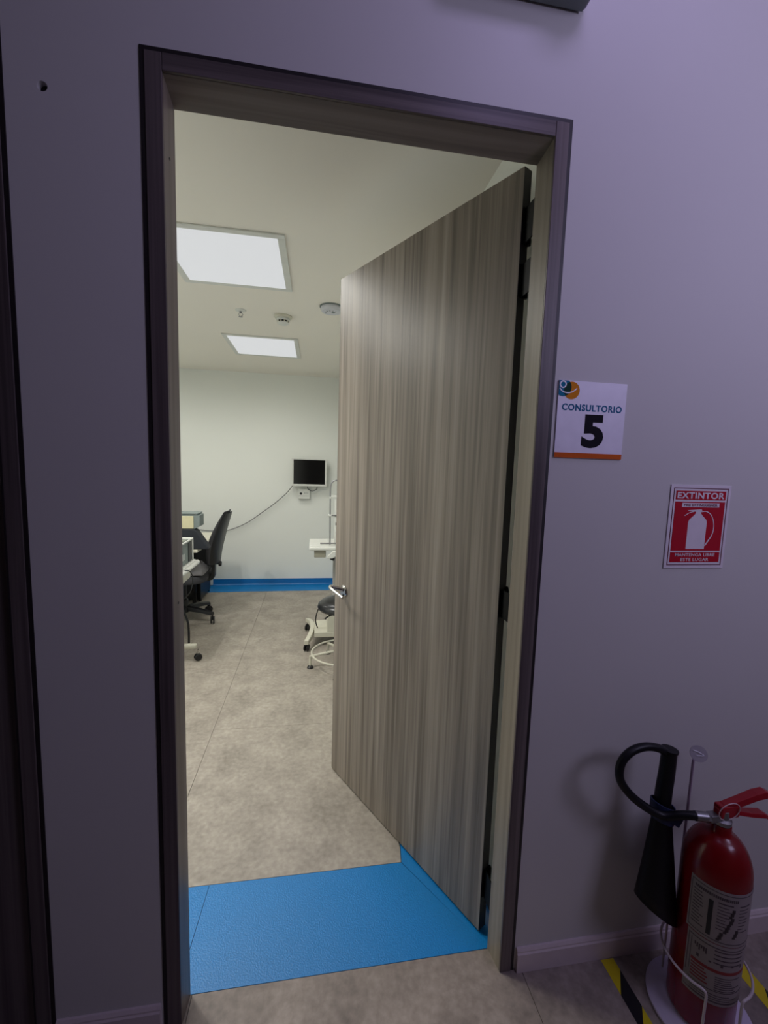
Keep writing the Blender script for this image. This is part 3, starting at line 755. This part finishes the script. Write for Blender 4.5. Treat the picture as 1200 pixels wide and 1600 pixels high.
# ---- office chair ----
CH = (-.78, 2.93)
ch = empty('office_chair', (CH[0], CH[1], 0)); tag(ch, 'charcoal swivel office chair seen from the side at the desk', 'chair')
def star(parent, r, z0, z1, m, n=5, a0=0.0, cr=.027, metal=None):
    for i in range(n):
        t = a0+2*PI*i/n; d = Vector((math.cos(t), math.sin(t), 0)); s = Vector((-d.y, d.x, 0))
        bm = bmesh.new(); rings = []
        for k in range(7):
            u = k/6; c = d*(.025+(r-.02)*u); zt = z1+(z0-z1)*u**1.7; ww = .030-.010*u; hh = .042-.014*u
            rings.append([bm.verts.new(c+s*a*ww+Vector((0, 0, zt+b*hh))) for a, b in ((-1, -.8), (1, -.8), (.75, 0), (0, .25), (-.75, 0))])
        for a, b in zip(rings, rings[1:]):
            for j in range(5): bm.faces.new([a[j], a[(j+1) % 5], b[(j+1) % 5], b[j]])
        bm.faces.new(rings[0]); bm.faces.new(rings[-1][::-1])
        obj('base_leg', bm, m, parent, smooth=True)
        caster(parent, d.x*r, d.y*r, cr, 0, metal, t+2.0)
star(ch, .262, .100, .135, M_black, 5, math.radians(-17), .034)
obj('gas_column', lathe([(.030, .085), (.030, .13), (.026, .20), (.015, .21), (.015, .37)], 20), M_black, ch, smooth=True)
# seat
bm = bmesh.new(); rings = []
for z, k in ((.385, .86), (.392, .97), (.410, 1.0), (.440, 1.0), (.458, .95), (.466, .80)):
    rings.append([bm.verts.new((-.02+.235*k*math.copysign(abs(math.cos(t))**.55, math.cos(t)), .235*k*math.copysign(abs(math.sin(t))**.55, math.sin(t)), z)) for t in [2*PI*i/36 for i in range(36)]])
for a, b in zip(rings, rings[1:]):
    for j in range(36): bm.faces.new([a[j], a[(j+1) % 36], b[(j+1) % 36], b[j]])
bm.faces.new(rings[0][::-1]); bm.faces.new(rings[-1]); obj('seat', bm, M_fabric, ch, smooth=True)
# backrest: lens-shaped wedge leaning away from the desk
def backrest():
    bm = bmesh.new(); rings = []
    for i in range(17):
        u = i/16; z = .545+(1.005-.545)*u
        cx = .262+.165*(u-.15)**1.5 if u > .15 else .262
        th = .062*math.sin(PI*min(1, .18+u*.80))**.7*(.78-.40*u)+.004; wy = .20*(math.sin(PI*(.14+.74*u))**.45)
        ring = []
        for j in range(32):
            t = 2*PI*j/32
            bow = -.030*(abs(math.sin(t))**2)*.8          # wraps forward at the sides
            ring.append(bm.verts.new((cx+th*math.cos(t)+bow*.7-.01, wy*math.copysign(abs(math.sin(t))**.8, math.sin(t)), z)))
        rings.append(ring)
    for a, b in zip(rings, rings[1:]):
        for j in range(32): bm.faces.new([a[j], a[(j+1) % 32], b[(j+1) % 32], b[j]])
    bm.faces.new(rings[0][::-1]); bm.faces.new(rings[-1]); return bm
obj('backrest', backrest(), M_fabric, ch, smooth=True)
obj('back_shell', (lambda b: (b.transform(Matrix.Translation((.014, 0, .008)) @ Matrix.Diagonal((1, .93, .975, 1))), b)[1])(backrest()), M_black, ch, smooth=True)
bm = prism([(-.05, .372), (.20, .372), (.245, .385), (.262, .42), (.268, .60), (.245, .60), (.232, .44), (.215, .41), (-.05, .392)], -.03, .03, 'y')
obj('back_bracket', bm, M_black, ch, bevel=.004)
kn = obj('adjustment_knob', lathe([(.008, 0), (.008, .022), (.022, .024), (.024, .032), (.022, .046), (.012, .048)], 18, None, Matrix.Translation((.268, -.0, .525)) @ Matrix.Rotation(PI/2, 4, 'Y')), M_black, ch, smooth=True)

# grey garment on the seat
bm = bmesh.new(); N = 16
rnd = random.Random(8)
from mathutils import noise as mnoise
vs = [[None]*(N+1) for _ in range(N+1)]
for i in range(N+1):
    for j in range(N+1):
        x = -.10+.26*i/N; y = -.12+.22*j/N; e = min(i, N-i, j, N-j)/N
        z = .469+min(1, e*7)*(.050+.045*mnoise.noise(Vector((x*16, y*16, 1.3)))+.03*mnoise.noise(Vector((x*36, y*36, 4)))) + (.10*max(0, (i/N-.55))/.45 if i < N else 0.02)*min(1, e*5)
        vs[i][j] = bm.verts.new((x, y, max(.4685, z)))
for i in range(N):
    for j in range(N): bm.faces.new([vs[i][j], vs[i+1][j], vs[i+1][j+1], vs[i][j+1]])
g = obj('folded_garment', bm, M_cloth, smooth=True, loc=(CH[0]+.045, CH[1]-.09, 0)); g.modifiers.new('solid', 'SOLIDIFY').thickness = .003
tag(g, 'crumpled light grey cloth lying on the office chair seat', 'cloth')

# ---- desk (white top, black legs) behind the instrument table ----
dk = empty('desk', (-1.05, 2.85, 0)); tag(dk, 'white-topped desk with black metal legs against the left side of the room', 'desk')
obj('desk_top', box(-.60, .48, -.30, .62, .700, .722), M_cream, dk, bevel=.003)
for x in (-.55, .22):
    for y in (-.22, .57):
        obj('leg', box(x-.016, x+.016, y-.016, y+.016, 0, .70), M_blackm, dk)
obj('modesty_panel', box(-.53, .41, .56, .575, .34, .70), M_black, dk)
# dark sloping case and beige box on it
cz = .7225
tag(obj('instrument_case', prism([(-1.15, cz), (-.500, cz), (-.487, cz+.012), (-.578, cz+.150), (-.600, cz+.168), (-1.15, cz+.168)], 2.57, 2.655, 'y'), M_navycase, bevel=.008), 'dark case with a sloping right side on the white desk', 'case')
bx = empty('equipment_box', (-.80, 2.61, cz+.1685)); tag(bx, 'beige equipment box with grey side standing on the dark sloping case', 'box')
obj('housing', prism([(-.25, 0), (.205, 0), (.245, .02), (.245, .112), (.205, .118), (-.25, .118)], -.04, .09, 'y'), M_grey, bx, bevel=.003)
obj('front_cover', box(-.25, .200, -.046, -.0402, .003, .104), mat('beige_cover', srgb(205, 198, 162), .5), bx, bevel=.003)
obj('lid', box(-.25, .235, -.050, .09, .1185, .128), M_grey, bx, bevel=.002)
obj('badge', box(-.0, .02, -.048, -.0462, .03, .05), M_cream, bx)

# ---- instrument table on casters, near left ----
it = empty('instrument_table', (-.78, 2.06, 0)); tag(it, 'white instrument table on casters just inside the left door jamb', 'table')
obj('table_top', box(-.35, .262, -.24, .27, .668, .700), M_white, it, bevel=.012)
obj('edge_rail', tube([(.262, -.24, .678), (.268, -.1, .678), (.268, .1, .678), (.268, .262, .678)], .018, 14), M_white, it, smooth=True)
obj('drawer', box(-.10, .235, -.20, .20, .575, .667), M_cream, it, bevel=.006)
obj('column', box(-.12, .02, -.05, .05, .09, .575), M_cream, it, bevel=.006)
obj('crossbar', box(-.30, .30, .075, .115, .072, .108), M_cream, it, bevel=.012)
obj('crossbar', box(-.30, .25, -.19, -.15, .072, .108), M_cream, it, bevel=.012)
obj('spine', box(-.07, -.03, -.15, .075, .075, .105), M_cream, it)
for x, y in ((.318, .055), (-.29, .095), (.24, -.17), (-.29, -.17)):
    caster(it, x, y, .026, 0, M_chrome, .6)
tag(obj('power_cord', tube([(-.70, 2.36, .50), (-.66, 2.36, .36), (-.612, 2.35, .26), (-.590, 2.34, .19), (-.586, 2.34, .10), (-.588, 2.34, .012)], .0085, 8), M_black, smooth=True), 'thick black cord dropping to the floor behind the near white table', 'cable')
tag(obj('signal_cord', tube([(-.500, 1.96, .700), (-.470, 1.97, .694), (-.452, 1.97, .655), (-.455, 1.97, .60), (-.475, 1.97, .54), (-.56, 1.99, .46), (-.66, 2.0, .42)], .0035, 8), M_black, smooth=True), 'thin black cord looping over the right edge of the near white table', 'cable')
# device on the table
dv = empty('desktop_instrument', (-.768, 2.06, .7003)); tag(dv, 'grey and white boxy instrument standing on the near white table', 'instrument')
obj('housing', box(-.30, .228, -.16, .225, .002, .155), M_grey, dv, bevel=.004)
obj('front_frame', box(.2285, .238, .222, .236, 0, .168), M_white, dv, bevel=.003)
obj('front_frame', box(.2285, .238, -.17, .222, .156, .168), M_white, dv, bevel=.003)
obj('front_frame', box(-.30, .2285, .215, .236, .156, .168), M_white, dv, bevel=.003)
obj('dark_vent', box(.2285, .232, .13, .21, .01, .145), M_black, dv)
obj('top_glass', box(-.29, .21, -.15, .205, .1553, .160), mat('top_glass', srgb(96, 108, 106), .2), dv)
for y in (.0, .03): obj('marking', box(.2282, .2292, y, y+.014, .04, .085), M_white, dv)

# ---- computer tower under the desk ----
pc = empty('computer_tower', (-.875, 3.68, 0)); tag(pc, 'black computer tower on the floor under the desk', 'computer')
obj('case', box(-.09, .09, -.20, .20, .022, .42), M_black, pc, bevel=.004)
obj('front_panel', box(-.088, .088, -.208, -.2005, .03, .415), M_blackm, pc, bevel=.003)
for x in (-.07, .075):
    for y in (-.17, .17): obj('foot', lathe([(.014, 0), (.014, .0215)], 14, None, Matrix.Translation((x, y, 0))), M_black, pc)
wo = empty('wall_outlet', (-.84, YB-.0065, .0)); tag(wo, 'small white outlet block low on the far wall beside the chair', 'outlet')
obj('plate', box(-.04, .04, -.030, -.0008, .012, .085), M_white, wo, bevel=.003)
obj('socket', box(-.02, .02, -.033, -.0303, .035, .065), M_cream, wo)

# ---- slit lamp table on the right, partly behind the door ----
sl = empty('slit_lamp_table', (.57, 2.42, 0)); tag(sl, 'cream motorised slit lamp table on castered base behind the door leaf', 'table')
# end beam along y with bowed outline
pr = [(2.66, .10), (2.60, .125), (2.50, .135), (2.34, .135), (2.24, .122), (2.17, .085), (2.17, .055), (2.26, .075), (2.42, .085), (2.58, .075), (2.66, .060)]
def bowed(x0, sgn):
    bm = bmesh.new(); rg = []
    for k in range(13):
        u = -1+2*k/12; y = u*.245; c = x0+sgn*.045*(1-u*u); hh = .125-.030*abs(u)**2; lo = .080-.022*abs(u)**2
        rg.append([bm.verts.new(p) for p in ((c-.018, y, lo), (c+.018, y, lo), (c+.018, y, hh), (c-.018, y, hh))])
    for a, b in zip(rg, rg[1:]):
        for q in range(4): bm.faces.new([a[q], a[(q+1) % 4], b[(q+1) % 4], b[q]])
    bm.faces.new(rg[0]); bm.faces.new(rg[-1][::-1]); return bm
obj('end_beam', bowed(-.265, 1), M_cream, sl, bevel=.006)
obj('base_plate', box(-.205, .16, -.15, .13, .078, .118), M_cream, sl, bevel=.004)
obj('end_beam', bowed(.20, -1), M_cream, sl, bevel=.006)
for x in (-.262, .18):
    for y in (-.215, .20): caster(sl, x, y, .028, -.02, None, 1.2)
obj('column_housing', prism([(-.105, .118), (-.105, .25), (-.080, .295), (.08, .295), (.08, .118)], -.148, .06, 'y'), M_cream, sl, bevel=.004)
obj('lift_column', box(-.062, .07, -.02, .05, .295, .772), mat('column_grey', srgb(168, 166, 160), .4, metal=.2), sl, bevel=.004)
obj('table_top', box(-.255, .20, -.15, .25, .773, .800), M_white, sl, bevel=.008)
obj('top_tray', box(-.245, -.10, -.14, .20, .8003, .806), M_white, sl, bevel=.003)
obj('drawer_box', box(-.215, -.125, -.13, .10, .714, .7725), mat('drawer_beige', srgb(150, 148, 132), .5), sl, bevel=.006)
obj('joystick_unit', prism([(-.112, .735), (-.118, .716), (-.075, .716), (-.03, .745), (.04, .745), (.04, .7725), (-.07, .7725)], -.17, -.151, 'y'), M_white, sl, bevel=.003)
obj('under_knob', cyl((-.09, -.155, .7155), (-.06, -.155, .7055), .012, 14), M_black, sl, smooth=True)
hr = empty('chin_rest', (.57, 2.36, .8065)); tag(hr, 'upright tubular chin rest frame standing on the slit lamp table', 'chin rest')
obj('frame_tube', tube([(-.092, 0, 0), (-.093, 0, .10), (-.095, 0, .24), (-.096, 0, .36), (-.096, 0, .44), (-.088, 0, .487), (-.06, 0, .508), (.0, 0, .513), (.06, 0, .508), (.088, 0, .487), (.096, 0, .44), (.094, 0, .24), (.092, 0, 0)], .0060, 10), M_steel, hr, smooth=True)
obj('head_band', box(-.090, .090, -.006, .006, .375, .392), M_white, hr, bevel=.002)
obj('crossbar', cyl((-.098, 0, .232), (.098, 0, .232), .0055, 10), M_steel, hr, smooth=True)
obj('collar', cyl((-.108, 0, .232), (-.084, 0, .232), .009, 12), M_white, hr, smooth=True)
obj('collar', cyl((-.096, 0, .365), (-.096, 0, .380), .009, 12), M_white, hr, smooth=True)
obj('side_knob', cyl((-.050, 0, .165), (-.034, 0, .165), .011, 14), M_black, hr, smooth=True)
obj('support_post', box(-.060, .060, .006, .022, .0, .36), M_white, hr, bevel=.003)
obj('chin_cup', box(-.05, .05, -.03, .005, .10, .115), M_white, hr, bevel=.004)
obj('axle', cyl((-.17, -.02, .012), (.02, -.02, .012), .006, 10), M_steel, hr, smooth=True)

# ---- examination stool in front of it ----
stl = empty('stool', (.560, 1.945, 0)); tag(stl, 'low round stool with black vinyl seat and white foot ring behind the door', 'stool')
obj('seat', lathe([(.03, .418), (.150, .418), (.168, .424), (.176, .438), (.172, .457), (.150, .478), (.10, .488), (.0, .492)], 48, caps=False), M_vinylseat, stl, smooth=True)
obj('seat_plate', lathe([(.09, .398), (.10, .4175)], 28), M_black, stl)
obj('column', lathe([(.030, .10), (.030, .24), (.018, .245), (.018, .398)], 20), M_chrome, stl, smooth=True)
obj('height_lever', tube([(-.03, 0, .385), (-.09, -.01, .374), (-.125, -.015, .352)], .006, 8), M_black, stl, smooth=True)
pts = [Vector((.212*math.cos(2*PI*i/48), .212*math.sin(2*PI*i/48), .100)) for i in range(48)]
obj('foot_ring', tube(pts, .0065, 8, raw=True, closed=True), M_cream, stl, smooth=True)
for i in range(5):
    t = math.radians(186)+2*PI*i/5; d = Vector((math.cos(t), math.sin(t), 0))
    obj('spoke', tube([d*.02+Vector((0, 0, .112)), d*.12+Vector((0, 0, .100)), d*.222+Vector((0, 0, .082))], .0095, 8), M_cream, stl, smooth=True)
    obj('foot_stem', cyl(d*.222+Vector((0, 0, .021)), d*.222+Vector((0, 0, .088)), .009, 12), M_cream, stl, smooth=True)
    bm = lathe([(.0, 0), (.022, 0), (.023, .006), (.014, .017), (.010, .0205), (0, .0205)], 16, None, Matrix.Translation(d*.222), caps=False)
    obj('foot_glide', bm, M_black, stl, smooth=True)
tag(obj('foot_pedal_cord', tube([(.478, 2.20, .37), (.42, 2.24, .36), (.385, 2.28, .28), (.375, 2.33, .19), (.39, 2.36, .1235)], .005, 8), M_black, smooth=True), 'thin dark cord curving down to the slit lamp table base', 'cable')
